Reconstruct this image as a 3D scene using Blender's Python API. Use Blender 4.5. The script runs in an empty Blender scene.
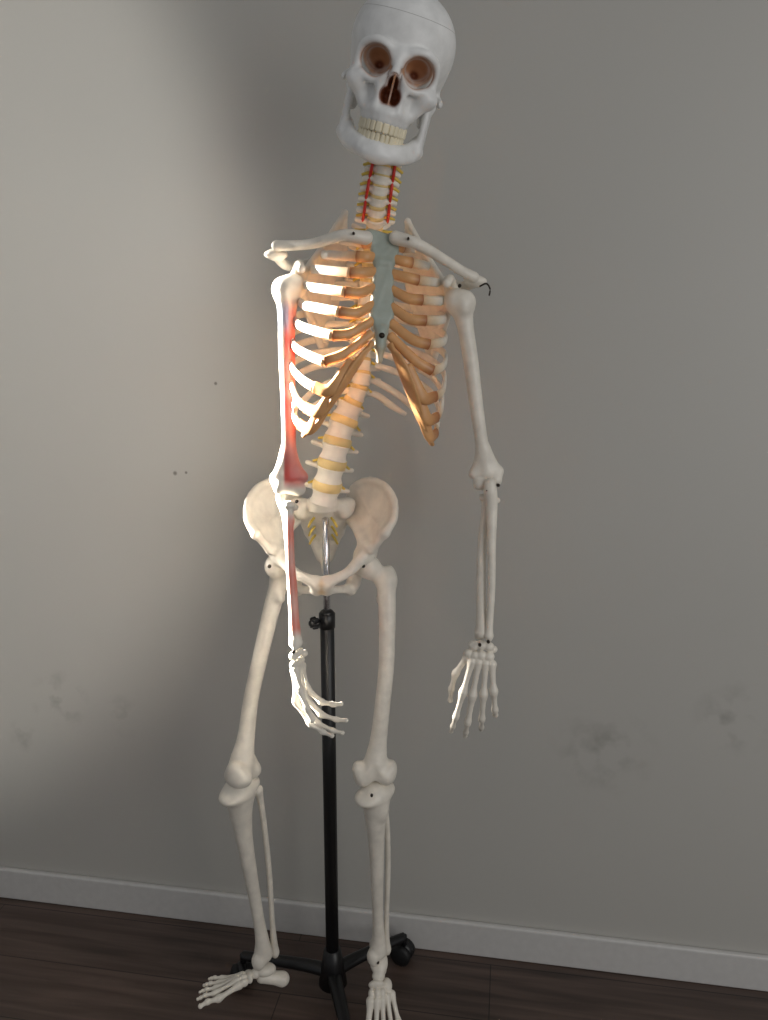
import bpy, math
import numpy as np
from mathutils import Matrix, Vector

YAW = math.radians(9.2)
rng = np.random.RandomState(4)

# ------------------------------------------------------------------ helpers
def lin(c):
    out = []
    for v in c[:3]:
        v = v / 255.0
        out.append(v / 12.92 if v <= 0.04045 else ((v + 0.055) / 1.055) ** 2.4)
    return tuple(out)

BONE = lin((236, 229, 216))
SKULL = lin((234, 234, 232))
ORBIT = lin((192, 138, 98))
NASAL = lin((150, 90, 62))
CART = lin((222, 166, 110))
CARTD = lin((170, 106, 62))
STERN = lin((166, 174, 163))
YELL = lin((226, 196, 86))
DISC = lin((226, 200, 140))
RED = lin((210, 50, 36))
MRED = lin((208, 88, 80))
MPINK = lin((230, 140, 124))
MBLUE = lin((140, 158, 190))
TOOTH = lin((238, 228, 200))

def V(*a):
    return np.array(a, dtype=float)

def unit(v):
    v = np.asarray(v, float)
    return v / np.linalg.norm(v)

def catmull(pts, n):
    P = np.array(pts, float)
    P = np.vstack([2 * P[0] - P[1], P, 2 * P[-1] - P[-2]])
    out = []
    segs = len(P) - 3
    for t in np.linspace(0, segs, n):
        i = min(int(t), segs - 1); u = t - i
        p0, p1, p2, p3 = P[i:i + 4]
        out.append(0.5 * ((2 * p1) + (-p0 + p2) * u + (2 * p0 - 5 * p1 + 4 * p2 - p3) * u * u + (-p0 + 3 * p1 - 3 * p2 + p3) * u ** 3))
    return np.array(out)

class Field:
    """signed-distance sculpting grid"""
    def __init__(self, res=0.002, k=0.006, s=1, col=BONE):
        self.res, self.k, self.s, self.col = res, k, s, col
        self.prims = []
    def _p(self, a):
        return V(a[0] * self.s, a[1], a[2])
    def _add(self, fn, lo, hi, op, k, col):
        self.prims.append((fn, np.minimum(lo, hi), np.maximum(lo, hi), op, self.k if k is None else k,
                           self.col if col is None else col))
        return self
    def ell(self, c, r, op='+', k=None, col=None, R=None):
        c = self._p(c); r = V(*r) if hasattr(r, '__len__') else V(r, r, r)
        def fn(p):
            q = p - c
            if R is not None:
                q = q @ R
            k0 = np.sqrt(((q / r) ** 2).sum(-1)); k1 = np.sqrt(((q / r ** 2) ** 2).sum(-1)) + 1e-9
            return k0 * (k0 - 1) / k1
        m = r.max() if R is not None else r
        return self._add(fn, c - m, c + m, op, k, col)
    def cone(self, a, b, ra, rb, op='+', k=None, col=None):
        a = self._p(a); b = self._p(b); ab = b - a; L2 = ab @ ab + 1e-12
        def fn(p):
            q = p - a
            h = np.clip((q @ ab) / L2, 0, 1)
            d = np.linalg.norm(q - h[..., None] * ab, axis=-1)
            return d - (ra + (rb - ra) * h)
        m = max(ra, rb)
        return self._add(fn, np.minimum(a, b) - m, np.maximum(a, b) + m, op, k, col)
    def chain(self, pts, rs, sub=4, op='+', k=None, col=None):
        P = np.array([self._p(p) for p in pts])
        Rr = np.array(rs, float)[:, None]
        if len(P) > 2:
            n = (len(P) - 1) * sub + 1
            PR = catmull(np.hstack([P, Rr]), n)
        else:
            PR = np.hstack([P, Rr])
        P = PR[:, :3]; R = PR[:, 3]
        def fn(p):
            best = None
            for i in range(len(P) - 1):
                ab = P[i + 1] - P[i]; L2 = ab @ ab + 1e-12
                q = p - P[i]
                h = np.clip((q @ ab) / L2, 0, 1)
                d = np.linalg.norm(q - h[..., None] * ab, axis=-1) - (R[i] + (R[i + 1] - R[i]) * h)
                best = d if best is None else np.minimum(best, d)
            return best
        lo = (P - R[:, None]).min(0); hi = (P + R[:, None]).max(0)
        return self._add(fn, lo, hi, op, k, col)
    def tri(self, a, b, c, th, op='+', k=None, col=None):
        a, b, c = self._p(a), self._p(b), self._p(c)
        n = np.cross(b - a, c - a); n2 = n @ n
        def seg(p, u, v):
            uv = v - u; q = p - u
            h = np.clip((q @ uv) / (uv @ uv), 0, 1)
            return ((q - h[..., None] * uv) ** 2).sum(-1)
        def fn(p):
            e = np.minimum(np.minimum(seg(p, a, b), seg(p, b, c)), seg(p, c, a))
            s1 = (p - a) @ np.cross(n, b - a) > 0
            s2 = (p - b) @ np.cross(n, c - b) > 0
            s3 = (p - c) @ np.cross(n, a - c) > 0
            ins = s1 & s2 & s3
            pl = ((p - a) @ n) ** 2 / n2
            return np.sqrt(np.where(ins, pl, e)) - th
        lo = np.minimum(np.minimum(a, b), c) - th; hi = np.maximum(np.maximum(a, b), c) + th
        return self._add(fn, lo, hi, op, k, col)
    def sheet(self, tris, th, k=None, col=None):
        """several triangles treated as one even-thickness plate"""
        sub = Field(self.res, 0, self.s)
        for a, b, c in tris:
            sub.tri(a, b, c, th)
        fns = [q[0] for q in sub.prims]
        def fn(p):
            d = fns[0](p)
            for g in fns[1:]:
                e = g(p); kk = .003
                h = np.maximum(kk - np.abs(d - e), 0) / kk
                d = np.minimum(d, e) - h * h * kk / 8
            return d
        lo = np.min([q[1] for q in sub.prims], axis=0); hi = np.max([q[2] for q in sub.prims], axis=0)
        return self._add(fn, lo, hi, '+', k, col)
    def box(self, c, h, R=None, rad=0.001, op='+', k=None, col=None):
        c = self._p(c); h = V(*h)
        def fn(p):
            q = p - c
            if R is not None:
                q = q @ R
            q = np.abs(q) - (h - rad)
            return np.linalg.norm(np.maximum(q, 0), axis=-1) + np.minimum(q.max(-1), 0) - rad
        m = np.linalg.norm(h)
        return self._add(fn, c - m, c + m, op, k, col)
    def drum(self, c, rx, ry, hz, waist=0.12, op='+', k=None, col=None):
        c = self._p(c)
        def fn(p):
            q = p - c
            rad = np.sqrt((q[..., 0] / rx) ** 2 + (q[..., 1] / ry) ** 2)
            f = 1 - waist * np.clip(1 - (q[..., 2] / hz) ** 2, 0, 1)
            a = (rad - f) * min(rx, ry); b = np.abs(q[..., 2]) - hz
            kk = 0.003; h = np.maximum(kk - np.abs(a - b), 0) / kk
            return np.maximum(a, b) + h * h * kk / 4
        m = V(rx, ry, hz)
        return self._add(fn, c - m, c + m, op, k, col)

    def mesh(self, name, colorfn=None):
        res = self.res
        lo = np.min([q[1] for q in self.prims if q[3] == '+'], axis=0) - 4 * res
        hi = np.max([q[2] for q in self.prims if q[3] == '+'], axis=0) + 4 * res
        n = np.ceil((hi - lo) / res).astype(int) + 1
        ax = [lo[i] + np.arange(n[i]) * res for i in range(3)]
        D = np.full(n, 1.0)
        for fn, a, b, op, k, col in self.prims:
            m = k + 3 * res
            i0 = np.clip(np.floor((a - m - lo) / res).astype(int), 0, n - 1)
            i1 = np.clip(np.ceil((b + m - lo) / res).astype(int) + 1, 1, n)
            if np.any(i1 <= i0):
                continue
            sl = tuple(slice(i0[i], i1[i]) for i in range(3))
            G = np.stack(np.meshgrid(ax[0][sl[0]], ax[1][sl[1]], ax[2][sl[2]], indexing='ij'), -1)
            d = fn(G)
            old = D[sl]
            if op == '+':
                h = np.maximum(k - np.abs(old - d), 0) / max(k, 1e-9)
                D[sl] = np.minimum(old, d) - h * h * k / 4
            else:
                d = -d
                h = np.maximum(k - np.abs(old - d), 0) / max(k, 1e-9)
                D[sl] = np.maximum(old, d) + h * h * k / 4
        ins = D < 0
        c8 = [(i, j, k) for i in (0, 1) for j in (0, 1) for k in (0, 1)]
        def sub(A, o):
            return A[o[0]:A.shape[0] - 1 + o[0], o[1]:A.shape[1] - 1 + o[1], o[2]:A.shape[2] - 1 + o[2]]
        cnt = sum(sub(ins, o).astype(np.int8) for o in c8)
        act = (cnt > 0) & (cnt < 8)
        cells = np.argwhere(act)
        idx = np.full(act.shape, -1, dtype=np.int64)
        idx[act] = np.arange(len(cells))
        acc = np.zeros((len(cells), 3)); num = np.zeros(len(cells))
        for o in c8:
            for axn in range(3):
                if o[axn] == 0:
                    e = list(o); e[axn] = 1
                    A = cells + np.array(o); B = cells + np.array(e)
                    da = D[A[:, 0], A[:, 1], A[:, 2]]; db = D[B[:, 0], B[:, 1], B[:, 2]]
                    m = (da < 0) != (db < 0)
                    t = np.where(m, da / np.where(m, da - db, 1), 0)
                    t = np.clip(t, 0, 1)
                    pt = A + (B - A) * t[:, None]
                    acc[m] += pt[m]; num[m] += 1
        verts = acc / num[:, None] * res + lo
        faces = []
        for axn in range(3):
            u, w = (axn + 1) % 3, (axn + 2) % 3
            s0 = [slice(None)] * 3; s1 = [slice(None)] * 3
            s0[axn] = slice(0, -1); s1[axn] = slice(1, None)
            a = ins[tuple(s0)]; b = ins[tuple(s1)]
            E = np.argwhere(a != b)
            flip = a[E[:, 0], E[:, 1], E[:, 2]]
            ok = (E[:, u] > 0) & (E[:, w] > 0) & (E[:, u] < n[u] - 1) & (E[:, w] < n[w] - 1)
            E = E[ok]; flip = flip[ok]
            def cell(du, dw):
                C = E.copy(); C[:, u] += du; C[:, w] += dw
                return idx[C[:, 0], C[:, 1], C[:, 2]]
            q = np.stack([cell(-1, -1), cell(0, -1), cell(0, 0), cell(-1, 0)], 1)
            q[~flip] = q[~flip][:, ::-1]
            faces.append(q)
        faces = np.concatenate(faces)
        cols = None
        if colorfn is not None:
            cols = colorfn(verts)
        else:
            C = np.array([q[5] for q in self.prims])
            if np.ptp(C, axis=0).max() < 1e-6:
                cols = np.tile(C[0], (len(verts), 1))
            else:
                W = np.zeros(len(verts)); S = np.zeros((len(verts), 3))
                for fn, a, b, op, k, col in self.prims:
                    w = np.exp(-np.abs(fn(verts)) / 0.0012) + 1e-9
                    W += w; S += w[:, None] * np.array(col)
                cols = S / W[:, None]
        return make_mesh(name, verts, faces.tolist(), cols)

def make_mesh(name, verts, faces, cols):
    me = bpy.data.meshes.new(name)
    me.from_pydata(verts.tolist(), [], faces)
    at = me.color_attributes.new("Col", 'FLOAT_COLOR', 'POINT')
    buf = np.ones((len(verts), 4), dtype=np.float32)
    buf[:, :3] = cols
    at.data.foreach_set("color", buf.ravel())
    me.polygons.foreach_set("use_smooth", [True] * len(me.polygons))
    me.update()
    return me

class Tubes:
    """collects swept tubes into one mesh"""
    def __init__(self):
        self.v, self.f, self.c = [], [], []
    def sweep(self, pts, ra, rb=None, up=(0, 0, 1), n=32, m=12, col=BONE, smooth=True):
        """ra: radius along 'up', rb: radius across; scalars or lists"""
        path = catmull(pts, n) if smooth else np.array(pts, float)
        n = len(path)
        T = np.gradient(path, axis=0); T /= np.linalg.norm(T, axis=1)[:, None] + 1e-12
        up = np.asarray(up, float)
        def prof(r):
            return np.interp(np.linspace(0, 1, n), np.linspace(0, 1, len(r)), r) if hasattr(r, '__len__') else np.full(n, float(r))
        RA = prof(ra); RB = prof(rb) if rb is not None else RA
        C = np.array(col, float)
        if C.ndim == 2:
            C = np.stack([np.interp(np.linspace(0, 1, n), np.linspace(0, 1, len(C)), C[:, i]) for i in range(3)], 1)
        else:
            C = np.tile(C, (n, 1))
        base = sum(len(x) for x in self.v)
        th = np.linspace(0, 2 * np.pi, m, endpoint=False)
        V_, C_ = [], []
        for i in range(n):
            U = up - (up @ T[i]) * T[i]
            if np.linalg.norm(U) < 1e-3:
                U = V(1, 0, 0) - T[i][0] * T[i]
            U /= np.linalg.norm(U); W = np.cross(T[i], U)
            V_.append(path[i] + np.outer(np.cos(th) * RA[i], U) + np.outer(np.sin(th) * RB[i], W))
            C_.append(np.tile(C[i], (m, 1)))
        V_.append(np.array([path[0] - T[0] * RB[0] * .5, path[-1] + T[-1] * RB[-1] * .5])); C_.append(np.array([C[0], C[-1]]))
        self.v.append(np.vstack(V_)); self.c.append(np.vstack(C_))
        for i in range(n - 1):
            for j in range(m):
                a = base + i * m + j; b = base + i * m + (j + 1) % m
                self.f.append([a, b, b + m, a + m])
        e0 = base + n * m; e1 = e0 + 1
        for j in range(m):
            self.f.append([e0, base + (j + 1) % m, base + j])
            self.f.append([e1, base + (n - 1) * m + j, base + (n - 1) * m + (j + 1) % m])
        return self
    def mesh(self, name):
        return make_mesh(name, np.vstack(self.v), self.f, np.vstack(self.c))

# ------------------------------------------------------------------ materials
def new_mat(name):
    m = bpy.data.materials.new(name); m.use_nodes = True
    nt = m.node_tree; b = nt.nodes['Principled BSDF']
    return m, nt, b

def bone_material(name, rough=0.40, seam=None):
    m, nt, b = new_mat(name)
    at = nt.nodes.new('ShaderNodeVertexColor'); at.layer_name = "Col"
    tc = nt.nodes.new('ShaderNodeTexCoord')
    nz = nt.nodes.new('ShaderNodeTexNoise'); nz.inputs['Scale'].default_value = 45; nz.inputs['Detail'].default_value = 6
    nt.links.new(tc.outputs['Object'], nz.inputs['Vector'])
    mr = nt.nodes.new('ShaderNodeMapRange'); mr.inputs['From Min'].default_value = .3; mr.inputs['From Max'].default_value = .7
    mr.inputs['To Min'].default_value = .85; mr.inputs['To Max'].default_value = 1.04
    nt.links.new(nz.outputs['Fac'], mr.inputs['Value'])
    mx = nt.nodes.new('ShaderNodeMix'); mx.data_type = 'RGBA'; mx.blend_type = 'MULTIPLY'; mx.inputs[0].default_value = 1
    nt.links.new(at.outputs['Color'], mx.inputs[6]); nt.links.new(mr.outputs['Result'], mx.inputs[7])
    col = mx.outputs[2]
    if seam is not None:
        sp = nt.nodes.new('ShaderNodeSeparateXYZ'); nt.links.new(tc.outputs['Object'], sp.inputs[0])
        su = nt.nodes.new('ShaderNodeMath'); su.operation = 'SUBTRACT'; su.inputs[1].default_value = seam
        nt.links.new(sp.outputs['Z'], su.inputs[0])
        ab = nt.nodes.new('ShaderNodeMath'); ab.operation = 'ABSOLUTE'; nt.links.new(su.outputs[0], ab.inputs[0])
        lt = nt.nodes.new('ShaderNodeMath'); lt.operation = 'LESS_THAN'; lt.inputs[1].default_value = .0004
        nt.links.new(ab.outputs[0], lt.inputs[0])
        m2 = nt.nodes.new('ShaderNodeMix'); m2.data_type = 'RGBA'
        m2.inputs[7].default_value = (*lin((185, 183, 180)), 1)
        nt.links.new(lt.outputs[0], m2.inputs[0]); nt.links.new(col, m2.inputs[6]); col = m2.outputs[2]
    nt.links.new(col, b.inputs['Base Color'])
    b.inputs['Roughness'].default_value = rough
    bp = nt.nodes.new('ShaderNodeBump'); bp.inputs['Strength'].default_value = .14; bp.inputs['Distance'].default_value = .002
    nt.links.new(nz.outputs['Fac'], bp.inputs['Height']); nt.links.new(bp.outputs[0], b.inputs['Normal'])
    return m

def plain(name, c, rough=.5, metal=0, bump=0):
    m, nt, b = new_mat(name)
    nz = nt.nodes.new('ShaderNodeTexNoise'); nz.inputs['Scale'].default_value = 60
    tc = nt.nodes.new('ShaderNodeTexCoord'); nt.links.new(tc.outputs['Object'], nz.inputs['Vector'])
    cr = nt.nodes.new('ShaderNodeMix'); cr.data_type = 'RGBA'
    cr.inputs[6].default_value = (*[x * .85 for x in lin(c)], 1); cr.inputs[7].default_value = (*lin(c), 1)
    nt.links.new(nz.outputs['Fac'], cr.inputs[0]); nt.links.new(cr.outputs[2], b.inputs['Base Color'])
    b.inputs['Roughness'].default_value = rough; b.inputs['Metallic'].default_value = metal
    return m

M_BONE = bone_material('bone_plastic')
M_SKULL = bone_material('skull_plastic', seam=.058)
M_BLACK = plain('black_powder_coat', (16, 16, 18), .4)
M_RUB = plain('black_rubber', (12, 12, 13), .6)
M_CHROME = plain('chrome', (215, 215, 220), .15, 1)
M_SCREW = plain('dark_steel', (70, 64, 58), .35, 1)

# ------------------------------------------------------------------ scene roots
def empty(name, loc=(0, 0, 0), rz=0):
    e = bpy.data.objects.new(name, None); bpy.context.scene.collection.objects.link(e)
    e.location = loc; e.rotation_euler = (0, 0, rz); e.empty_display_size = .1
    return e
SK = empty('anatomical_skeleton_model', rz=YAW)
ST = empty('skeleton_stand', rz=YAW)

def put(mesh, parent, mat, M=None, name=None):
    o = bpy.data.objects.new(name or mesh.name, mesh)
    bpy.context.scene.collection.objects.link(o)
    if not mesh.materials:
        mesh.materials.append(mat)
    o.parent = parent
    if M is not None:
        o.matrix_local = M
    return o

def frame(o, x, y, z, sc=1.0):
    M = Matrix.Identity(4)
    for i in range(3):
        M[i][0] = x[i] * sc; M[i][1] = y[i] * sc; M[i][2] = z[i] * sc; M[i][3] = o[i]
    return M

def bone_frame(A, B, xh, L):
    A, B = np.array(A, float), np.array(B, float)
    z = unit(A - B); x = np.array(xh, float); x = unit(x - (x @ z) * z); y = np.cross(z, x)
    return frame(A, x, y, z, np.linalg.norm(A - B) / L)

def euler_frame(o, yaw, roll, pitch, sc=1.0):
    R = Matrix.Rotation(math.radians(yaw), 4, 'Z') @ Matrix.Rotation(math.radians(roll), 4, 'Y') @ Matrix.Rotation(math.radians(pitch), 4, 'X')
    return Matrix.Translation(Vector(o)) @ R @ Matrix.Scale(sc, 4)

# ------------------------------------------------------------------ skull
def arch_pts(z, rx=.0265, y0=-.045, ry=.040, n=9, inset=0.0):
    out = []
    for a in np.linspace(-85, 85, n):
        r = math.radians(a)
        out.append(((rx - inset) * math.sin(r), y0 - (ry - inset) * math.cos(r), z))
    return out

f = Field(.0013, .008, 1, SKULL)
f.ell((0, .012, .030), (.071, .092, .066), k=.02)
f.ell((0, -.026, .034), (.060, .054, .052), k=.02)
f.ell((0, .03, -.005), (.060, .06, .04), k=.02)
for s in (-1, 1):
    f.ell((s * .083, -.048, .002), (.018, .030, .028), op='-', k=.012)
f.ell((0, -.050, -.034), (.033, .031, .033), k=.012)
for s in (-1, 1):
    f.chain([(s * .006, -.083, .014), (s * .020, -.085, .0185), (s * .034, -.082, .020), (s * .047, -.071, .013), (s * .0505, -.064, -.002), (s * .049, -.062, -.018)], [.006, .006, .0055, .0055, .005, .006], k=.005)
    f.ell((s * .045, -.063, -.027), (.0165, .013, .0115))
    f.chain([(s * .043, -.070, -.0205), (s * .026, -.079, -.023), (s * .014, -.084, -.016)], [.006, .005, .005], k=.005)
    f.chain([(s * .052, -.055, -.028), (s * .0645, -.03, -.027), (s * .0655, .0, -.022), (s * .060, .022, -.016)], [.0065, .0050, .0048, .005])
    f.chain([(s * .011, -.084, .006), (s * .015, -.084, -.02), (s * .016, -.083, -.05)], [.005, .005, .006])
    f.chain([(s * .045, -.060, -.03), (s * .032, -.062, -.05)], [.010, .008])
    f.cone((s * .053, .026, -.03), (s * .05, .021, -.055), .012, .006)
    for xx in (.004, .012, .019, .0245):   # root bulges over the upper teeth
        yy = -.045 - .041 * math.sqrt(max(0, 1 - (xx / .028) ** 2))
        f.cone((s * xx, yy - .0005, -.066), (s * xx * 1.0, yy + .001, -.052), .0036, .0022, k=.004)
f.chain([(0, -.085, .012), (0, -.090, .0), (0, -.099, -.012)], [.0062, .0052, .0058])
ap = arch_pts(-.056)
f.chain(ap, [.0086] * len(ap), sub=2)
ap = arch_pts(-.064)
f.chain(ap, [.0056] * len(ap), sub=2, k=.004)
for s in (-1, 1):
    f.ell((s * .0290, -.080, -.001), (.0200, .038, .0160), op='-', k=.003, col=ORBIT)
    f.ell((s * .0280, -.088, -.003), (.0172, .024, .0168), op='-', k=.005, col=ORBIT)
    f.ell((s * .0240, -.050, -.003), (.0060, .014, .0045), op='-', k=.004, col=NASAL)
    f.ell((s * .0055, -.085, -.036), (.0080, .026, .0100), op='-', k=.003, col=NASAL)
    f.ell((s * .058, -.038, -.036), (.0070, .016, .018), op='-', k=.004)
    f.ell((s * .031, -.090, -.042), (.009, .009, .010), op='-', k=.010)
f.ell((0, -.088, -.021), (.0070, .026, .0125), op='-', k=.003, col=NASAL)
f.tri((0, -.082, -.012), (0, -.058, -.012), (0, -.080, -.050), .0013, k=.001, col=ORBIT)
f2 = Field(.0013, .008, 1, SKULL)
f2.ell((0, -.083, -.107), (.018, .009, .010))
for s in (-1, 1):
    f2.chain([(0, -.080, -.104), (s * .020, -.075, -.104), (s * .039, -.050, -.101), (s * .053, -.016, -.093)], [.0100, .0100, .0095, .0085])
    f2.chain([(s * .022, -.074, -.096), (s * .038, -.050, -.090), (s * .048, -.022, -.079)], [.006, .007, .007])
    A, B, C, D_, E = (s * .053, -.036, -.090), (s * .0560, .006, -.086), (s * .056, .016, -.032), (s * .052, -.032, -.036), (s * .0550, -.004, -.046)
    f2.sheet([(A, B, E), (B, C, E), (A, E, D_)], .0048)
    f2.cone(C, (s * .056, .016, -.028), .006, .0060)
ap = arch_pts(-.0955, inset=.001)
f2.chain(ap, [.0062] * len(ap), sub=2, k=.006)
ft = Field(.0009, .0004, 1, TOOTH)
def teeth(z, rx, ry, ws, hz, y0=-.045):
    for s in (-1, 1):
        arc = 0.0
        for w in ws:
            target = arc + w / 2
            a, L = 0.0, 0.0
            while L < target and a < 1.6:
                da = .005
                L += math.hypot(rx * math.cos(a), ry * math.sin(a)) * da; a += da
            x = s * rx * math.sin(a); y = y0 - ry * math.cos(a)
            tx = unit(V(rx * math.cos(a), s * ry * math.sin(a), 0)); nz_ = V(-tx[1], tx[0], 0)
            R = np.stack([tx, nz_, V(0, 0, 1)], 1)
            ft.box((x, y, z), (w / 2 - .0002, .0034 if w < .009 else .0044, hz), R=R, rad=.0018, k=.0001)
            arc += w
teeth(-.0735, .0284, .0430, [.0088, .0070, .0078, .0072, .007, .0098, .0095], .0066)
teeth(-.0868, .0272, .0400, [.0060, .0063, .0070, .0072, .007, .0105, .010], .0064)

SKM = euler_frame((.0190, 1.205, 1.745), 3, 15, 14, 1.05)
put(f.mesh('cranium'), SK, M_SKULL, SKM)
put(f2.mesh('mandible'), SK, M_SKULL, SKM)
put(ft.mesh('teeth'), SK, M_BONE, SKM)

# ------------------------------------------------------------------ torso frame
TM = euler_frame((-.021, 1.285, 1.384), 11, 5.0, 0, 1.0)
def tor(p):
    v = TM @ Vector(p); return V(v.x, v.y, v.z)

def vertebra(kind):
    if kind == 'cervical':
        f = Field(.001, .003)
        f.drum((0, 0, 0), .0118, .0085, .0064, .12)
        for s in (-1, 1):
            f.chain([(s * .009, .002, 0), (s * .018, .003, -.001), (s * .0235, .006, -.003)], [.0042, .0040, .0040])
            f.ell((s * .015, .014, .001), (.0055, .006, .0075))
            f.chain([(s * .010, .010, 0), (s * .014, .016, 0), (s * .006, .027, -.001), (0, .030, -.002)], [.003, .004, .0035, .003])
        f.cone((0, .029, -.002), (0, .045, -.006), .003, .004)
    elif kind == 'thoracic':
        f = Field(.0012, .004)
        f.drum((0, 0, 0), .015, .013, .0092, .14)
        for s in (-1, 1):
            f.chain([(s * .009, .012, .003), (s * .012, .022, .003), (s * .032, .034, .006)], [.005, .005, .0045])
            f.ell((s * .013, .022, .0), (.005, .005, .012))
            f.cone((s * .010, .022, 0), (0, .030, 0), .004, .004)
        f.chain([(0, .030, 0), (0, .045, -.012), (0, .056, -.028)], [.004, .0035, .003])
    else:
        f = Field(.0013, .005)
        f.drum((0, 0, 0), .026, .019, .0140, .17)
        for s in (-1, 1):
            f.chain([(s * .013, .014, .004), (s * .016, .024, .003), (s * .040, .026, .005)], [.006, .0055, .0042])
            f.ell((s * .016, .030, .008), (.006, .007, .009)); f.ell((s * .013, .032, -.012), (.005, .006, .009))
            f.cone((s * .013, .026, 0), (0, .038, -.002), .005, .005)
        f.tri((0, .038, .006), (0, .038, -.009), (0, .064, -.010), .003)
        f.tri((0, .038, .006), (0, .064, .004), (0, .064, -.010), .003)
    return f.mesh('vertebra_' + kind)
MV = {k: vertebra(k) for k in ('cervical', 'thoracic', 'lumbar')}

def T_local(i):   # i = 1..12
    z = .142 - .0222 * (i - 1)
    y = .040 + .036 * math.sin(math.pi * min(1, (i - 0.2) / 11.0) * .78 + .25)
    return V(0, y, z)
spine = []
cerv = catmull([(.001, 1.235, 1.632), (-.007, 1.245, 1.592), (-.014, 1.275, 1.550)], 7)
for p in cerv: spine.append(('cervical', p))
for i in range(1, 13): spine.append(('thoracic', tor(T_local(i))))
lum = catmull([(-.066, 1.345, 1.252), (-.086, 1.332, 1.180), (-.105, 1.345, 1.100)], 5)
for p in lum: spine.append(('lumbar', p))
SP = np.array([p for _, p in spine])
SP[6:21] = np.array([SP[i] if i in (6, 20) else (SP[i - 1] + 2 * SP[i] + SP[i + 1]) / 4 for i in range(6, 21)])
disc = Tubes(); nerve = Tubes()
hz = {'cervical': .0062, 'thoracic': .0092, 'lumbar': .0138}
wd = {'cervical': (.0112, .008), 'thoracic': (.0142, .0125), 'lumbar': (.0252, .0185)}
VF = []
for i, (k, _) in enumerate(spine):
    p = SP[i]
    t = SP[max(i - 1, 0)] - SP[min(i + 1, len(SP) - 1)]
    z = unit(t)
    yaw = math.radians(0 if k == 'cervical' else (11 if k == 'thoracic' else 6))
    x = V(math.cos(yaw), math.sin(yaw), 0); x = unit(x - (x @ z) * z); y = np.cross(z, x)
    sc = 1.0
    if k == 'thoracic': sc = .90 + .024 * (i - 7)
    if k == 'cervical': sc = 1.0 + .03 * i
    if k == 'lumbar': sc = .95 + .02 * (i - 19)
    put(MV[k], SK, M_BONE, frame(p, x, y, z, sc), name='vertebra_%s_%d' % (k, i + 1))
    VF.append((p, x, y, z, sc, k))
    if i < len(spine) - 1:
        q = SP[i + 1]; dd = unit(q - p)
        k2 = spine[i + 1][0]
        a = p + dd * hz[k] * sc * .9; b = q - dd * hz[k2] * .9
        w = wd[k]
        disc.sweep([a, (a + b) / 2, b], [w[1] * sc, w[1] * sc * 1.05, w[1] * sc], [w[0] * sc, w[0] * sc * 1.05, w[0] * sc], up=y, n=5, m=24, col=DISC, smooth=False)
        mid = (p + q) / 2
        ln = {'cervical': .030, 'thoracic': .024, 'lumbar': .033}[k]
        for s in (-1, 1):
            nerve.sweep([mid + y * .014 * (1 if k != 'cervical' else .5), mid + s * x * ln * .6 + y * .012 * (1 if k != 'cervical' else .3), mid + s * x * ln - z * .005 + y * .008],
                        [.0024, .0027, .0022], n=8, m=8, col=YELL)
put(disc.mesh('intervertebral_discs'), SK, M_BONE)
for s in (-1, 1):
    nerve.sweep([VF[j][0] + s * VF[j][1] * .0165 * VF[j][4] - VF[j][2] * (.003 if j % 2 else -.001) for j in range(0, 7)], .0025, n=40, m=8, col=RED)
put(nerve.mesh('spinal_nerves_and_arteries'), SK, M_BONE)

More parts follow.
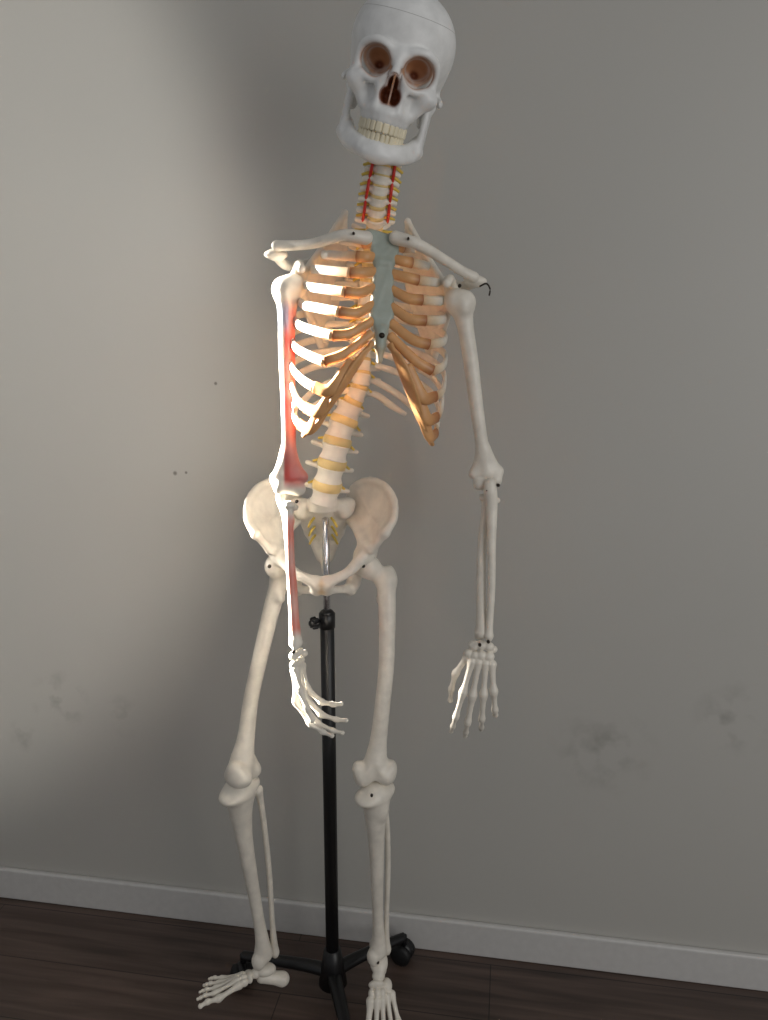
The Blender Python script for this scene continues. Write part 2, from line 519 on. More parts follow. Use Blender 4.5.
# ------------------------------------------------------------------ ribs
hw = [.058, .085, .101, .111, .118, .123, .127, .129, .128, .124, .114, .085]
ends = [(.030, -.048, .128), (.043, -.066, .105), (.053, -.080, .079), (.060, -.088, .050), (.067, -.094, .020), (.075, -.097, -.015),
        (.084, -.096, -.054), (.096, -.086, -.093), (.106, -.070, -.126), (.112, -.050, -.154), (.110, .000, -.155), (.085, .050, -.155)]
stz = [.128, .108, .086, .062, .037, .013, -.006]
def sy(z):   # sternum depth at height z
    return -.056 - .034 * (0.142 - z) / .16
ribs = Tubes(); cart = Tubes()
RC = [BONE] * 9 + [lin((232, 212, 184)), lin((218, 180, 138))]
for s in (-1, 1):
    for i in range(12):
        tl = T_local(i + 1); w = hw[i]; ex, ey, ez = ends[i]
        z0, z1 = tl[2], ez
        def zz(u): return z0 + (z1 - z0) * u
        if i < 10:
            pts = [(s * .012, tl[1] + .010, z0 + .002), (s * .030, tl[1] + .026, z0 + .003), (s * (.030 + .55 * (w - .030)), tl[1] + .028, zz(.10)),
                   (s * (w * .93), tl[1] - .012, zz(.30)), (s * w, .012 - (.006 if i > 2 else -.004), zz(.52)),
                   (s * (w * .955), -.030 if i > 1 else -.014, zz(.74)), (s * (ex + (w - ex) * .45), ey + .020, zz(.90)), (s * ex, ey, z1)]
            if i == 0:
                pts = [(s * .012, tl[1] + .008, z0), (s * .035, tl[1] + .012, z0 + .002), (s * .056, .022, zz(.3)), (s * .058, -.008, zz(.55)), (s * .046, -.036, zz(.85)), (s * ex, ey, z1)]
            ribs.sweep(pts, [.0046, .0057, .0064, .0067, .0069, .0072, .0077], [.0042, .0036, .0031, .0031, .0033, .0038, .0046], n=56, m=14, col=RC)
        else:
            pts = [(s * .012, tl[1] + .010, z0), (s * .034, tl[1] + .024, z0 - .004), (s * w * .68, tl[1] + .016, zz(.35)), (s * w, ey + .03, zz(.8)), (s * (w if i == 10 else w), ey, z1)]
            if i == 11:
                pts = pts[:3] + [(s * w, ey + .015, z1 + .02)]
            ribs.sweep(pts, [.0048, .006, .0065, .0038], [.004, .003, .003, .0022], n=30, m=12, col=BONE)
        if i < 7:
            zs = stz[i]; xs = .019 if i < 1 else (.0135 if i > 1 else .016)
            mid = (s * (xs + (ex - xs) * .50), (sy(zs) + ey) / 2 - .006, min((zs + ez) / 2, min(zs, ez) + .004) - (.001 if i < 3 else .003))
            if i >= 5:
                mid = (s * (xs + (ex - xs) * .55), (sy(zs) + ey) / 2 - .005, ez + (zs - ez) * (.20 if i == 5 else .32))
            pc = [(s * ex, ey, ez), mid, (s * xs, sy(zs), zs)]
            cart.sweep(pc, [.0084, .0080, .0072], [.0055, .0048, .0048], n=26, m=14, col=[CARTD, CART, CART, CART, CART])
        elif i < 10:
            j = i - 7
            tgt = [(.041, -.100, -.050), (.058, -.094, -.084), (.074, -.083, -.115)][j]
            mid = (s * (tgt[0] + (ex - tgt[0]) * .55), (tgt[1] + ey) / 2 - .008, ez - .012 + (tgt[2] - ez) * .25)
            cart.sweep([(s * ex, ey, ez), mid, (s * tgt[0], tgt[1], tgt[2])], [.0090, .0100, .0098], [.0050, .0046, .0042], n=24, m=14, col=[CARTD, CART, CART])
    cart.sweep([(s * .104, -.058, -.170), (s * .078, -.080, -.134), (s * .055, -.095, -.090), (s * .032, -.100, -.047), (s * .013, -.096, -.020)], [.0080, .0125, .0145, .0125, .0080], [.004, .0044, .0047, .0047, .0042], n=40, m=14, up=(-s * .6, .2, .8), col=CART)
put(ribs.mesh('ribs'), SK, M_BONE, TM)
put(cart.mesh('costal_cartilages'), SK, M_BONE, TM)

f = Field(.0013, .006, 1, STERN)
def stp(x, z): return (x, sy(z), z)
f.sheet([(stp(-.024, .143), stp(.024, .143), stp(-.012, .100)), (stp(.024, .143), stp(.012, .100), stp(-.012, .100)),
         (stp(-.010, .100), stp(.010, .100), stp(-.014, .02)), (stp(.010, .100), stp(.014, .02), stp(-.014, .02)),
         (stp(-.014, .025), stp(.014, .025), stp(0, -.016))], .0050)
f.cone(stp(-.024, .141), stp(-.021, .132), .006, .005); f.cone(stp(.024, .141), stp(.021, .132), .006, .005)
f.ell(stp(0, .153), (.011, .012, .008), op='-')
f.cone(stp(0, -.002), stp(0, -.024), .0095, .008)
f.cone(stp(0, -.026), (0, -.094, -.045), .0066, .0048, col=lin((205, 190, 160)))
f.cone(stp(-.006, .100), stp(.006, .100), .008, .008, k=.004)
put(f.mesh('sternum'), SK, M_BONE, TM)
sc_ = Tubes(); sc_.sweep([(0, sy(-.002) - .004, -.008), (0, sy(-.002) - .0125, -.008)], [.0050, .0042], up=(0, 0, 1), n=4, m=14, col=lin((60, 50, 45)), smooth=False)
put(sc_.mesh('sternum_screw'), SK, M_SCREW, TM)

# ------------------------------------------------------------------ shoulder girdle
CR = [.0105, .0088, .0078, .0078, .0085]
f = Field(.0014, .006)
f.chain([(-.027, 1.222, 1.520), (-.062, 1.212, 1.522), (-.108, 1.238, 1.514), (-.144, 1.262, 1.514), (-.168, 1.266, 1.514)], CR, sub=6)
put(f.mesh('clavicle_right'), SK, M_BONE)
f = Field(.0014, .006)
f.chain([(.018, 1.222, 1.520), (.050, 1.214, 1.510), (.090, 1.240, 1.492), (.122, 1.262, 1.476), (.142, 1.268, 1.467)], CR, sub=6)
put(f.mesh('clavicle_left'), SK, M_BONE)

def scapula(name, gl, ac, co, sup, inf, med):
    f = Field(.0016, .006)
    gl, ac, co, sup, inf, med = [V(*q) for q in (gl, ac, co, sup, inf, med)]
    root = (med * .8 + sup * .2)
    out = (gl + ac) / 2 + V(0, .028, .006)
    f.sheet([(gl, sup, med), (gl, med, inf), ((gl + sup) / 2, med, (root + out) / 2 + V(0, .012, .004))], .0026)
    f.chain([tuple(sup), tuple(med), tuple(inf)], [.004, .0045, .006])
    f.cone(gl, inf, .009, .005)
    f.chain([tuple(gl), tuple((gl + sup) / 2 + V(0, 0, -.004)), tuple(sup)], [.007, .004, .004])
    f.ell(gl, (.012, .013, .020))
    f.chain([tuple(root), tuple((root + out) / 2 + V(0, .012, .004)), tuple(out), tuple(ac + V(0, .012, 0)), tuple(ac)], [.004, .005, .0075, .009, .0095])
    f.ell(ac, (.019, .015, .0085))
    f.chain([tuple(gl + V(0, 0, .012)), tuple((gl + co) / 2 + V(0, -.004, .016)), tuple(co)], [.009, .0075, .007])
    put(f.mesh(name), SK, M_BONE)
scapula('scapula_right', (-.140, 1.292, 1.462), (-.172, 1.284, 1.503), (-.128, 1.246, 1.478), (-.066, 1.372, 1.580), (-.108, 1.388, 1.350), (-.070, 1.395, 1.490))
scapula('scapula_left', (.110, 1.292, 1.440), (.146, 1.284, 1.462), (.098, 1.246, 1.456), (.040, 1.372, 1.566), (.086, 1.388, 1.330), (.040, 1.395, 1.470))

# ------------------------------------------------------------------ limbs
def mixc(a, b, t): return np.array(a)[None] * (1 - t[:, None]) + np.array(b)[None] * t[:, None]
def sstep(a, b, x): return np.clip((x - a) / (b - a), 0, 1) ** 2 * (3 - 2 * np.clip((x - a) / (b - a), 0, 1))

def humerus(name, s, A, B, xh, cf=None):
    f = Field(.0016, .010, s)
    f.ell((.008, .002, 0), .0205)
    f.ell((-.011, -.004, -.004), (.012, .016, .016))
    f.ell((-.002, -.016, -.010), (.008, .008, .012))
    f.chain([(0, 0, -.008), (-.001, 0, -.045), (-.001, 0, -.10), (.001, 0, -.17), (.002, 0, -.235), (.001, .002, -.288)], [.019, .0135, .0126, .0114, .0110, .0125])
    f.chain([(-.019, .002, -.292), (.0, .002, -.288), (.023, .003, -.289)], [.0080, .010, .0080])
    f.chain([(-.003, .001, -.250), (-.018, .002, -.288)], [.007, .006]); f.chain([(.004, .001, -.250), (.022, .003, -.286)], [.007, .006])
    f.ell((-.012, -.004, -.304), (.010, .012, .011)); f.chain([(-.002, -.001, -.304), (.016, .0, -.306)], [.0095, .0120], k=.004)
    f.ell((.002, .017, -.288), (.010, .007, .010), op='-', k=.004)
    put(f.mesh(name, cf), SK, M_BONE, bone_frame(A, B, xh, .315))
def forearm(name, s, A, B, xh, cf=None, w=1.0):
    f = Field(.0014, .005, s)
    f.chain([(.008 * w, .014, .014), (.008 * w, .012, .0), (.009 * w, .006, -.03), (.012 * w, .006, -.09), (.014 * w, .003, -.16), (.012 * w, .002, -.225), (.012 * w, .002, -.243)], [.0098, .0115, .0095, .0074, .0064, .0062, .0078])
    f.ell((.008 * w, -.006, -.014), (.009, .008, .006))
    f.ell((.008 * w, -.002, .002), (.016, .0085, .010), op='-', k=.003)
    f.chain([(.012 * w, .002, -.243), (.016 * w, .004, -.250)], [.004, .0025])
    put(f.mesh(name + '_ulna', cf), SK, M_BONE, bone_frame(A, B, xh, .25))
    f = Field(.0014, .005, s)
    f.drum((-.012 * w, -.002, -.010), .0105, .0105, .0055, .0)
    f.ell((-.008 * w, -.003, -.036), (.006, .006, .009))
    f.chain([(-.012 * w, -.002, -.012), (-.011 * w, -.001, -.035), (-.015 * w, 0, -.10), (-.012 * w, 0, -.18), (-.008 * w, 0, -.225), (-.007 * w, 0, -.240)], [.0066, .0070, .0076, .0080, .0098, .0118])
    f.cone((-.014 * w, 0, -.238), (-.016 * w, 0, -.250), .006, .004)
    put(f.mesh(name + '_radius', cf), SK, M_BONE, bone_frame(A, B, xh, .25))
def hand(name, s, W, tip, xh, flex, cf=None, spread=1.0, fat=1.2, sc=1.0):
    f = Field(.0011, .0015, s)
    for x, y, z, r in [(-.014, 0, -.008, .0082), (-.003, 0, -.006, .0082), (.008, 0, -.007, .0076), (.015, -.006, -.011, .006),
                       (-.020, -.002, -.021, .0072), (-.010, 0, -.022, .0068), (-.001, 0, -.021, .0078), (.010, 0, -.021, .0078)]:
        f.ell((x, y, z), (r, r * .95, r * .92), k=.0012)
    bx = [-.0135, -.0040, .0060, .0150]; hx = [-.022, -.0075, .0080, .0220]
    hzv = [-.080, -.083, -.079, -.072]
    ph = [(.041, .024, .018), (.045, .028, .018), (.042, .027, .018), (.033, .020, .016)]
    def bone(a, b, r0, rm, r1):
        r0 *= fat; rm *= fat; r1 *= fat
        a, b = V(*a), V(*b); d = unit(b - a); a2 = a + d * .002; b2 = b - d * .002
        m1 = a2 + (b2 - a2) * .28; m2 = a2 + (b2 - a2) * .75
        f.cone(a2, m1, r0, rm, k=.001); f.cone(m1, m2, rm, rm * .92, k=.001); f.cone(m2, b2, rm * .92, r1, k=.001)
    for i in range(4):
        h = V(hx[i] * spread, -.004, hzv[i]); b = V(bx[i], 0, -.030)
        bone(b, h, .0058, .0036, .0056)
        d = unit(V((h - b)[0] * 1.0, 0, (h - b)[2]))
        p = h; ang = 0
        for j in range(3):
            ang += math.radians(flex[j] + (i - 1.5) * 3)
            v = V(d[0] * math.cos(ang), -math.sin(ang), d[2] * math.cos(ang))
            q = p + v * ph[i][j]
            r = [.0052, .0044, .0036][j]
            bone(p, q, r, r * .66, r * (.86 if j < 2 else .8)); p = q
    t = [V(-.021, -.005, -.026), V(-.036, -.018, -.056), V(-.040, -.030, -.083), V(-.040, -.038, -.103)]
    for j in range(3):
        bone(t[j], t[j + 1], .0058 - .0008 * j, .0038 - .0004 * j, .0052 - .0008 * j)
    M = bone_frame(W, tip, xh, np.linalg.norm(np.array(W) - np.array(tip)) / sc)
    put(f.mesh(name, cf), SK, M_BONE, M)

def arm_paint(v):
    """painted muscle-origin area on the front/medial face of the shaft"""
    z = v[:, 2]
    m = sstep(-.015, -.04, z) * (1 - sstep(-.29, -.31, z)) * sstep(-.007, -.003, v[:, 0]) * (1 - sstep(.004, .008, v[:, 1]))
    n = .5 + .5 * np.sin(z * 60 + v[:, 0] * 90)
    c = mixc(BONE, MRED, m * (.75 + .25 * n))
    bl = sstep(-.02, -.035, z) * (1 - sstep(-.05, -.08, z)) * (v[:, 0] < .002)
    bl2 = sstep(-.15, -.16, z) * (1 - sstep(-.20, -.22, z)) * sstep(-.002, -.006, v[:, 0])
    t = (np.clip(bl + bl2, 0, 1) * (v[:, 1] < .002))[:, None] * .75
    return c * (1 - t) + np.array(MBLUE)[None] * t
def fore_paint(v):
    z = v[:, 2]
    m = sstep(-.02, -.04, z) * (1 - sstep(-.215, -.235, z)) * (1 - sstep(.001, .006, v[:, 1]))
    return mixc(BONE, MPINK, m * (.85 + .15 * np.sin(z * 80)))

shR, elR, wrR, = (-.153, 1.268, 1.452), (-.157, 1.232, 1.124), (-.140, 1.165, .886)
humerus('humerus_right', 1, shR, elR, (1, .1, 0), arm_paint)
forearm('forearm_right', 1, (-.155, 1.232, 1.116), wrR, (.10, 1, 0), fore_paint, w=.9)
hand('hand_right', 1, (-.140, 1.165, .884), (-.136, 1.152, .790), (.30, 1, 0), (42, 30, 14), fat=1.3, sc=1.0)
humerus('humerus_left', -1, (.122, 1.268, 1.432), (.177, 1.268, 1.130), (1, 0, 0))
forearm('forearm_left', -1, (.178, 1.266, 1.122), (.170, 1.230, .876), (-.8, .6, 0), w=.8)
hand('hand_left', -1, (.169, 1.229, .872), (.152, 1.198, .716), (-1, .15, 0), (20, 26, 14), spread=1.0, sc=1.17)

def femur(name, s, A, B, xh):
    f = Field(.0018, .012, s)
    f.ell((0, 0, 0), .0225, k=.006)
    f.cone((-.004, 0, -.003), (-.032, 0, -.028), .0135, .0155)
    f.ell((-.038, .006, -.018), (.013, .016, .020)); f.ell((-.020, .012, -.062), .008)
    f.chain([(-.032, 0, -.030), (-.032, -.006, -.09), (-.028, -.010, -.18), (-.018, -.010, -.26), (-.008, -.003, -.33), (0, 0, -.378)], [.0180, .0160, .0148, .0146, .0166, .0240], sub=5)
    f.ell((.022, .006, -.394), (.019, .027, .021)); f.ell((-.021, .006, -.393), (.019, .027, .021))
    f.ell((.032, 0, -.378), (.010, .014, .012)); f.ell((-.032, 0, -.378), (.009, .014, .012))
    f.ell((0, -.030, -.392), (.010, .012, .024), op='-', k=.008)
    f.ell((0, .010, -.416), (.007, .024, .016), op='-', k=.006)
    put(f.mesh(name), SK, M_BONE, bone_frame(A, B, xh, .412))
def leg(name, s, A, B, xh):
    M = bone_frame(A, B, xh, .40)
    f = Field(.0016, .010, s)
    f.ell((.020, .001, -.012), (.022, .023, .011)); f.ell((-.020, .001, -.012), (.021, .022, .011))
    f.ell((0, -.019, -.042), (.010, .008, .016))
    f.chain([(0, 0, -.016), (.002, -.002, -.050), (.003, -.003, -.11), (.002, -.002, -.20), (.001, 0, -.30), (0, 0, -.355), (.002, 0, -.388)], [.028, .0215, .0155, .0124, .0106, .0128, .0175], sub=5)
    f.ell((.017, -.003, -.400), (.0075, .010, .014)); f.ell((.018, 0, -.395), (.0075, .010, .012))
    put(f.mesh(name + '_tibia'), SK, M_BONE, M)
    f = Field(.0014, .005, s)
    f.chain([(-.027, .016, -.026), (-.032, .014, -.05), (-.036, .010, -.12), (-.034, .008, -.22), (-.027, .006, -.32), (-.024, .005, -.375), (-.023, .004, -.405)], [.0095, .0060, .0052, .0052, .0050, .0065, .0085])
    f.ell((-.023, .003, -.408), (.007, .009, .013))
    put(f.mesh(name + '_fibula'), SK, M_BONE, M)
def foot(name, s, A, fwd, drop, sc=1.0):
    """x lateral = -s*x , y back, z up"""
    f = Field(.0013, .003, s)
    f.ell((0, 0, -.012), (.018, .026, .014)); f.ell((.002, -.024, -.018), (.013, .010, .011))
    f.chain([(-.002, -.006, -.034), (-.002, .025, -.040), (-.002, .046, -.046)], [.014, .0155, .018])
    f.ell((.007, -.038, -.022), (.016, .008, .013)); f.ell((-.014, -.036, -.034), (.011, .014, .011))
    for x, z in ((.017, -.028), (.006, -.024), (-.004, -.026)):
        f.ell((x, -.052, z), (.0068, .010, .010), k=.001)
    def bone(a, b, r0, rm, r1):
        a, b = V(*a), V(*b); d = unit(b - a); a2 = a + d * .0022; b2 = b - d * .0022
        m1 = a2 + (b2 - a2) * .3; m2 = a2 + (b2 - a2) * .72
        f.cone(a2, m1, r0, rm, k=.001); f.cone(m1, m2, rm, rm * .9, k=.001); f.cone(m2, b2, rm * .9, r1, k=.001)
    base = [(.019, -.062, -.030), (.007, -.064, -.026), (-.003, -.062, -.028), (-.013, -.054, -.034), (-.023, -.048, -.040)]
    head = [(.029, -.112, -.052), (.012, -.120, -.052), (-.004, -.117, -.053), (-.020, -.109, -.054), (-.035, -.099, -.055)]
    pl = [(.026, .019), (.021, .012, .008), (.019, .010, .008), (.017, .009, .008), (.015, .008, .007)]
    for i in range(5):
        R = .0098 if i == 0 else .0078
        bone(base[i], head[i], R, R * .62, R * .95)
        d = unit(V(*head[i]) - V(*base[i])); d = unit(V(d[0], d[1], d[2] * .35)); p = V(*head[i])
        for j, L in enumerate(pl[i]):
            dd = unit(d + V(0, 0, [.15, -.25, -.2][j]))
            q = p + dd * L; r = R * (.88 - .14 * j)
            bone(p, q, r, r * .66, r * .85); p = q
    fw = unit(V(fwd[0], fwd[1], -drop)); y = -fw
    x = np.cross(y, V(0, 0, 1)); x = unit(x); z = np.cross(x, y)
    put(f.mesh(name), SK, M_BONE, frame(A, x, y, z, sc))

femur('femur_right', 1, (-.196, 1.352, .968), (-.270, 1.292, .572), (-.25, -.97, 0))
leg('leg_right', 1, (-.270, 1.292, .566), (-.243, 1.345, .142), (-.55, -.83, 0))
foot('foot_right', 1, (-.241, 1.345, .124), (-.88, -.28), -.14, .84)
femur('femur_left', -1, (-.028, 1.352, .966), (-.016, 1.275, .574), (1, 0, 0))
leg('leg_left', -1, (-.016, 1.275, .568), (-.010, 1.325, .168), (.75, .66, 0))
foot('foot_left', -1, (-.010, 1.325, .156), (.08, -1.0), .50, 1.0)

# ------------------------------------------------------------------ pelvis
f = Field(.0018, .008)
for s in (-1, 1):
    m = lambda x, y, z: (s * x, y, z)
    crest = [m(.114, -.060, .012), m(.130, -.044, .034), m(.132, -.016, .062), m(.117, .016, .083), (m(.090, .046, .089)), m(.062, .070, .074), m(.050, .084, .046)]
    hub1 = m(.078, -.010, -.014); hub2 = m(.062, .030, .004)
    inner = [m(.092, -.040, -.020), hub1, hub2, m(.048, .070, .010)]
    hubm = m(.093, .018, .026)
    ring = crest + inner[::-1]
    tr = [(hubm, ring[i], ring[(i + 1) % len(ring)]) for i in range(len(ring))]
    f.sheet(tr, .0040, k=.006)
    cc = catmull(crest, 16)
    f.chain([tuple(p) for p in cc], list(np.interp(np.linspace(0, 1, 16), [0, .15, .5, 1], [.0080, .0066, .0068, .0090])), sub=1, k=.006)
    f.chain([crest[0], m(.104, -.052, -.004), m(.092, -.042, -.022)], [.0065, .0055, .0085])
    f.chain([m(.088, -.036, -.020), m(.078, -.010, -.016), m(.064, .030, .002), m(.048, .065, .012)], [.010, .012, .010, .009])
    f.ell(m(.082, -.006, -.048), (.026, .028, .030), k=.012)
    f.chain([m(.074, -.030, -.040), m(.048, -.056, -.060), m(.020, -.066, -.072), m(.010, -.064, -.080)], [.013, .0090, .0100, .0115], k=.008)
    f.cone(m(.009, -.064, -.074), m(.009, -.056, -.094), .0100, .0095)
    f.chain([m(.010, -.054, -.094), m(.030, -.034, -.100), m(.050, -.002, -.108)], [.0080, .0070, .010])
    f.chain([m(.074, .010, -.066), m(.064, .026, -.084), m(.056, .018, -.104), m(.050, -.002, -.110)], [.016, .013, .014, .012])
    f.chain([m(.070, .022, -.060), m(.058, .042, -.070)], [.010, .004])
    f.ell(m(.108, -.012, -.056), (.026, .024, .024), op='-', k=.004)
for sx in (-.004, .004):
    f.cone((sx, -.066, -.078), (sx, -.058, -.092), .008, .008, col=lin((215, 185, 140)), k=.003)
PM = euler_frame((-.1125, 1.365, 1.028), 2, 0, 0, .985)
put(f.mesh('hip_bones'), SK, M_BONE, PM)
f = Field(.0016, .008)
for s in (-1, 1):
    f.tri((0, .018, .050), (s * .050, .045, .045), (0, .085, -.030), .010); f.tri((s * .050, .045, .045), (s * .030, .085, -.020), (0, .085, -.030), .009)
    f.tri((s * .030, .085, -.020), (0, .085, -.030), (s * .010, .078, -.070), .007)
    f.ell((s * .040, .045, .035), (.018, .022, .020))
    for q in range(4):
        f.ell((s * (.020 - .002 * q), .022 + .016 * q, .030 - .022 * q), (.0045, .010, .0045), op='-', k=.003)
f.drum((0, .018, .048), .027, .020, .012, .0)
f.chain([(0, .078, -.066), (0, .068, -.085), (0, .058, -.098)], [.010, .007, .004])
put(f.mesh('sacrum_and_coccyx'), SK, M_BONE, PM)
nv = Tubes()
for s in (-1, 1):
    for q in range(3):
        y0, z0 = .026 + .014 * q, .022 - .020 * q
        nv.sweep([(s * .016, y0, z0), (s * .022, y0 - .010, z0 - .006), (s * .027, y0 - .010, z0 - .016)], [.0024, .0026, .0020], n=10, m=8, col=YELL)
put(nv.mesh('sacral_nerves'), SK, M_BONE, PM)

# small screws, hooks and pins at the joints
hd = Tubes()
def screw(p, d, r=.0028, L=.006):
    p = V(*p); d = unit(V(*d))
    hd.sweep([p, p + d * L * .6, p + d * L], [r, r, r * .7], n=3, m=14, up=(0, .3, 1), smooth=False)
screw((-.140, 1.216, 1.116), (-.2, -1, 0)); screw((.188, 1.252, 1.136), (.1, -1, 0)); screw((.170, 1.250, 1.128), (0, -1, 0))
screw((-.143, 1.150, .886), (-.3, -1, 0)); screw((.174, 1.213, .878), (0, -1, 0)); screw((.160, 1.214, .872), (0, -1, 0))
screw((-.022, 1.245, .573), (0, -1, .1), .0026)
screw((-.037, 1.330, .975), (0, -1, .1), .0034); screw((-.205, 1.328, .975), (0, -1, .1), .0034)
screw((.118, 1.250, 1.452), (0, -1, .2)); screw((-.045, 1.202, 1.523), (0, -1, .2), .0020)
screw((.036, 1.205, 1.516), (0, -1, .2), .0020); screw((-.012, 1.306, .168), (0, -1, .1))
p0 = V(.150, 1.255, 1.452)
hd.sweep([p0, p0 + V(.010, -.004, .004), p0 + V(.016, -.004, -.004), p0 + V(.015, -.004, -.014)], .0014, n=14, m=8)
put(hd.mesh('joint_screws_and_hooks'), SK, M_SCREW)

# ------------------------------------------------------------------ stand
PX, PY = -.108, 1.385
t = Tubes(); t.sweep([(PX, PY, .80), (PX, PY, 1.050)], .0066, n=4, m=24, up=(0, 1, 0), smooth=False)
put(t.mesh('chrome_rod'), ST, M_CHROME)
t = Tubes()
t.sweep([(PX, PY, .05), (PX, PY, .862)], .0135, n=4, m=32, up=(0, 1, 0), smooth=False)
t.sweep([(PX, PY, .838), (PX, PY, .866)], [.0155, .0155], n=4, m=32, up=(0, 1, 0), smooth=False)
t.sweep([(PX, PY, .866), (PX, PY, .872)], [.0155, .010], n=4, m=32, up=(0, 1, 0), smooth=False)
t.sweep([(PX, PY, .045), (PX, PY, .125)], [.030, .027, .018], n=8, m=32, up=(0, 1, 0), smooth=False)
put(t.mesh('upright_tube'), ST, M_BLACK)
f = Field(.0008, .003, 1, lin((20, 20, 22)))
f.cone((0, 0, 0), (-.016, 0, 0), .0045, .0045)
f.cone((-.012, 0, 0), (-.021, 0, 0), .0075, .007)
for q in range(6):
    a = q * math.pi / 3
    f.cone((-.013, math.cos(a) * .0090, math.sin(a) * .0090), (-.020, math.cos(a) * .0088, math.sin(a) * .0088), .0034, .0030)
put(f.mesh('clamp_knob'), ST, M_BLACK, Matrix.Translation((PX - .010, PY - .006, .852)) @ Matrix.Rotation(math.radians(38), 4, 'Z'))
legs = Tubes(); wheels = Tubes(); hubs = Tubes()
for ang in (166, 34, -76):
    a = math.radians(ang); d = V(math.cos(a), math.sin(a), 0); R = .205 if ang != -76 else .21
    if ang == 34: R = .185
    c = V(PX, PY, 0)
    legs.sweep([c + V(0, 0, .072), c + d * .06 + V(0, 0, .074), c + d * .14 + V(0, 0, .070), c + d * R + V(0, 0, .066)], [.013, .012, .010, .009], [.016, .014, .012, .011], n=16, m=14)
    e = c + d * R
    legs.sweep([e + V(0, 0, .070), e + V(0, 0, .045)], .006, n=3, m=12, up=(1, 0, 0), smooth=False)
    side = V(-d[1], d[0], 0); o = e + side * .006
    ax = unit(d + side * .6); ax[2] = 0
    for sg in (-1, 1):
        wc = o + ax * sg * .012 + V(0, 0, .0235)
        wheels.sweep([wc - ax * .0085, wc - ax * .006, wc + ax * .006, wc + ax * .0085], [.019, .0232, .0232, .019], up=(0, 0, 1), n=4, m=28, smooth=False)
    hubs.sweep([o - ax * .006 + V(0, 0, .026), o + ax * .006 + V(0, 0, .026)], [.024, .024], up=(0, 0, 1), n=3, m=24, smooth=False)
put(legs.mesh('tripod_legs'), ST, M_BLACK); put(wheels.mesh('caster_wheels'), ST, M_RUB); put(hubs.mesh('caster_hoods'), ST, M_BLACK)

# ------------------------------------------------------------------ room
WY = 1.532
def box_obj(name, lo, hi, mat, bev=0):
    x0, y0, z0 = lo; x1, y1, z1 = hi
    v = [(x0, y0, z0), (x1, y0, z0), (x1, y1, z0), (x0, y1, z0), (x0, y0, z1), (x1, y0, z1), (x1, y1, z1), (x0, y1, z1)]
    fc = [(0, 3, 2, 1), (4, 5, 6, 7), (0, 1, 5, 4), (1, 2, 6, 5), (2, 3, 7, 6), (3, 0, 4, 7)]
    me = bpy.data.meshes.new(name); me.from_pydata(v, [], fc); me.materials.append(mat)
    o = bpy.data.objects.new(name, me); bpy.context.scene.collection.objects.link(o)
    if bev:
        b = o.modifiers.new('bevel', 'BEVEL'); b.width = bev; b.segments = 3
    return o

# wall paint with faint scuffs
mw, nt, b = new_mat('wall_paint')
tc = nt.nodes.new('ShaderNodeTexCoord')
n1 = nt.nodes.new('ShaderNodeTexNoise'); n1.inputs['Scale'].default_value = 1.6; n1.inputs['Detail'].default_value = 4
nt.links.new(tc.outputs['Object'], n1.inputs['Vector'])
mixb = nt.nodes.new('ShaderNodeMix'); mixb.data_type = 'RGBA'
mixb.inputs[6].default_value = (*lin((180, 178, 172)), 1); mixb.inputs[7].default_value = (*lin((187, 185, 179)), 1)
nt.links.new(n1.outputs['Fac'], mixb.inputs[0]); col = mixb.outputs[2]
n2 = nt.nodes.new('ShaderNodeTexNoise'); n2.inputs['Scale'].default_value = 22; n2.inputs['Detail'].default_value = 3
nt.links.new(tc.outputs['Object'], n2.inputs['Vector'])
r2 = nt.nodes.new('ShaderNodeMapRange'); r2.inputs['From Min'].default_value = .48; r2.inputs['From Max'].default_value = .72
nt.links.new(n2.outputs['Fac'], r2.inputs['Value'])
SCUFFS = [(-1.02, .55, .08, .50), (-.86, .52, .06, .30), (-1.12, .45, .05, .35), (.22, .53, .12, .30), (.47, .62, .09, .34), (.60, .98, .05, .24)]
acc = None
for (x, z, r, st) in SCUFFS:
    ds = nt.nodes.new('ShaderNodeVectorMath'); ds.operation = 'DISTANCE'; ds.inputs[1].default_value = (x, WY, z)
    nt.links.new(tc.outputs['Object'], ds.inputs[0])
    mr = nt.nodes.new('ShaderNodeMapRange'); mr.inputs['From Min'].default_value = r; mr.inputs['From Max'].default_value = 0
    mr.inputs['To Max'].default_value = st * 1.3
    nt.links.new(ds.outputs['Value'], mr.inputs['Value'])
    if acc is None: acc = mr.outputs[0]
    else:
        ad = nt.nodes.new('ShaderNodeMath'); ad.operation = 'ADD'; nt.links.new(acc, ad.inputs[0]); nt.links.new(mr.outputs[0], ad.inputs[1]); acc = ad.outputs[0]
ml = nt.nodes.new('ShaderNodeMath'); ml.operation = 'MULTIPLY'; ml.use_clamp = True
nt.links.new(acc, ml.inputs[0]); nt.links.new(r2.outputs[0], ml.inputs[1])
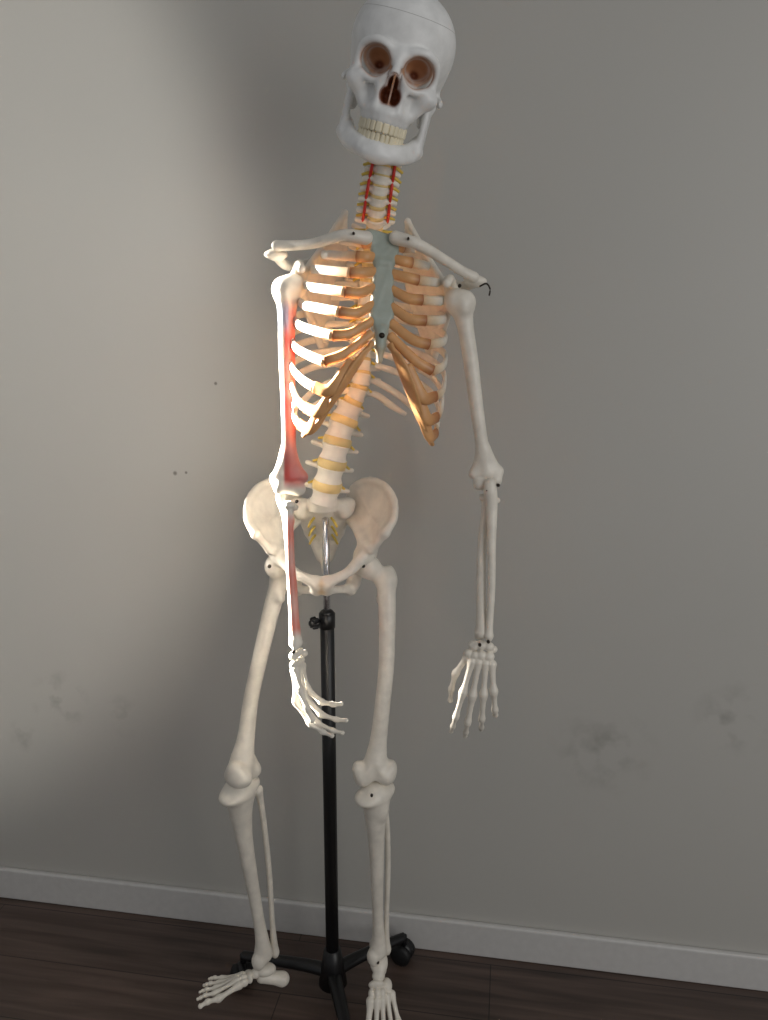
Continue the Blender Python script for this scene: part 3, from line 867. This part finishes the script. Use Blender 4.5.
# small nicks in the paint
fac = ml.outputs[0]
for (x, z, r) in ((-.600, 1.285, .0045), (-.700, 1.095, .006), (-.675, 1.097, .004)):
    ds = nt.nodes.new('ShaderNodeVectorMath'); ds.operation = 'DISTANCE'; ds.inputs[1].default_value = (x, WY, z)
    nt.links.new(tc.outputs['Object'], ds.inputs[0])
    mr = nt.nodes.new('ShaderNodeMapRange'); mr.inputs['From Min'].default_value = r; mr.inputs['From Max'].default_value = r * .4; mr.inputs['To Max'].default_value = .8
    nt.links.new(ds.outputs['Value'], mr.inputs['Value'])
    mm = nt.nodes.new('ShaderNodeMath'); mm.operation = 'MAXIMUM'; nt.links.new(fac, mm.inputs[0]); nt.links.new(mr.outputs[0], mm.inputs[1]); fac = mm.outputs[0]
mx = nt.nodes.new('ShaderNodeMix'); mx.data_type = 'RGBA'; mx.inputs[7].default_value = (*lin((95, 89, 82)), 1)
nt.links.new(fac, mx.inputs[0]); nt.links.new(col, mx.inputs[6]); nt.links.new(mx.outputs[2], b.inputs['Base Color'])
b.inputs['Roughness'].default_value = .5
n3 = nt.nodes.new('ShaderNodeTexNoise'); n3.inputs['Scale'].default_value = 220
nt.links.new(tc.outputs['Object'], n3.inputs['Vector'])
bp = nt.nodes.new('ShaderNodeBump'); bp.inputs['Strength'].default_value = .06; bp.inputs['Distance'].default_value = .001
nt.links.new(n3.outputs['Fac'], bp.inputs['Height']); nt.links.new(bp.outputs[0], b.inputs['Normal'])

# floor planks
mf, nt, b = new_mat('dark_wood_planks')
tc = nt.nodes.new('ShaderNodeTexCoord')
br = nt.nodes.new('ShaderNodeTexBrick'); br.inputs['Scale'].default_value = 1; br.inputs['Brick Width'].default_value = 1.2; br.inputs['Row Height'].default_value = .15
br.inputs['Mortar Size'].default_value = .0012; br.inputs['Color1'].default_value = (*lin((88, 72, 64)), 1); br.inputs['Color2'].default_value = (*lin((74, 61, 55)), 1)
br.inputs['Mortar'].default_value = (*lin((38, 31, 28)), 1); br.offset = .37
nt.links.new(tc.outputs['Object'], br.inputs['Vector'])
mp = nt.nodes.new('ShaderNodeMapping'); mp.inputs['Scale'].default_value = (1.5, 22, 1); nt.links.new(tc.outputs['Object'], mp.inputs[0])
nz = nt.nodes.new('ShaderNodeTexNoise'); nz.inputs['Scale'].default_value = 2.2; nz.inputs['Detail'].default_value = 8; nz.inputs['Distortion'].default_value = .6
nt.links.new(mp.outputs[0], nz.inputs['Vector'])
mr = nt.nodes.new('ShaderNodeMapRange'); mr.inputs['From Min'].default_value = .3; mr.inputs['From Max'].default_value = .7; mr.inputs['To Min'].default_value = .55; mr.inputs['To Max'].default_value = 1.35
nt.links.new(nz.outputs['Fac'], mr.inputs['Value'])
mx = nt.nodes.new('ShaderNodeMix'); mx.data_type = 'RGBA'; mx.blend_type = 'MULTIPLY'; mx.inputs[0].default_value = 1
nt.links.new(br.outputs['Color'], mx.inputs[6]); nt.links.new(mr.outputs[0], mx.inputs[7]); nt.links.new(mx.outputs[2], b.inputs['Base Color'])
b.inputs['Roughness'].default_value = .45

mb = plain('baseboard_white_paint', (208, 206, 203), .4)
box_obj('wall_back', (-2.6, WY, 0), (2.4, WY + .12, 2.7), mw)
box_obj('floor', (-2.6, -1.2, -.06), (2.4, WY + .12, 0), mf)
box_obj('baseboard_back', (-2.6, WY - .014, 0), (2.4, WY, .084), mb, .005)

# ------------------------------------------------------------------ light
def W(p):
    c, s = math.cos(YAW), math.sin(YAW)
    return Vector((p[0] * c - p[1] * s, p[0] * s + p[1] * c, p[2]))
def light(name, kind, loc, aim, energy, color=(1, 1, 1), **kw):
    l = bpy.data.lights.new(name, kind); l.energy = energy; l.color = color
    for k_, v_ in kw.items(): setattr(l, k_, v_)
    o = bpy.data.objects.new(name, l); bpy.context.scene.collection.objects.link(o)
    o.location = W(loc); o.rotation_euler = (W(aim) - W(loc)).to_track_quat('-Z', 'Y').to_euler()
    return o
light('window_light', 'AREA', (1.7, -.9, 1.6), (.2, 1.5, .7), 20, (1, .985, .96), shape='RECTANGLE', size=1.4, size_y=1.4)
light('doorway_light', 'SPOT', (-1.6, -.5, 1.9), (-1.42, 1.8, 1.5), 82, (1, .965, .90), spot_size=math.radians(60), spot_blend=.32, shadow_soft_size=.06)
light('sunbeam_light', 'AREA', (-1.00, 1.52, 1.42), (-.165, 1.205, 1.12), 15.0, (1, .93, .84), shape='RECTANGLE', size=.10, size_y=.66, spread=math.radians(9))

w = bpy.data.worlds.new('world'); bpy.context.scene.world = w; w.use_nodes = True
bg = w.node_tree.nodes['Background']; bg.inputs[0].default_value = (.97, .98, 1, 1); bg.inputs[1].default_value = .25
bpy.context.scene.view_settings.view_transform = 'Standard'

# ------------------------------------------------------------------ camera
cam = bpy.data.cameras.new('camera'); co = bpy.data.objects.new('camera', cam); bpy.context.scene.collection.objects.link(co)
cam.sensor_fit = 'VERTICAL'; cam.sensor_height = 24; cam.lens = 770 / 1020 * 24; cam.clip_start = .05
co.location = (0, 0, 1.36); co.rotation_euler = (math.radians(90 - 12), 0, YAW)
bpy.context.scene.camera = co
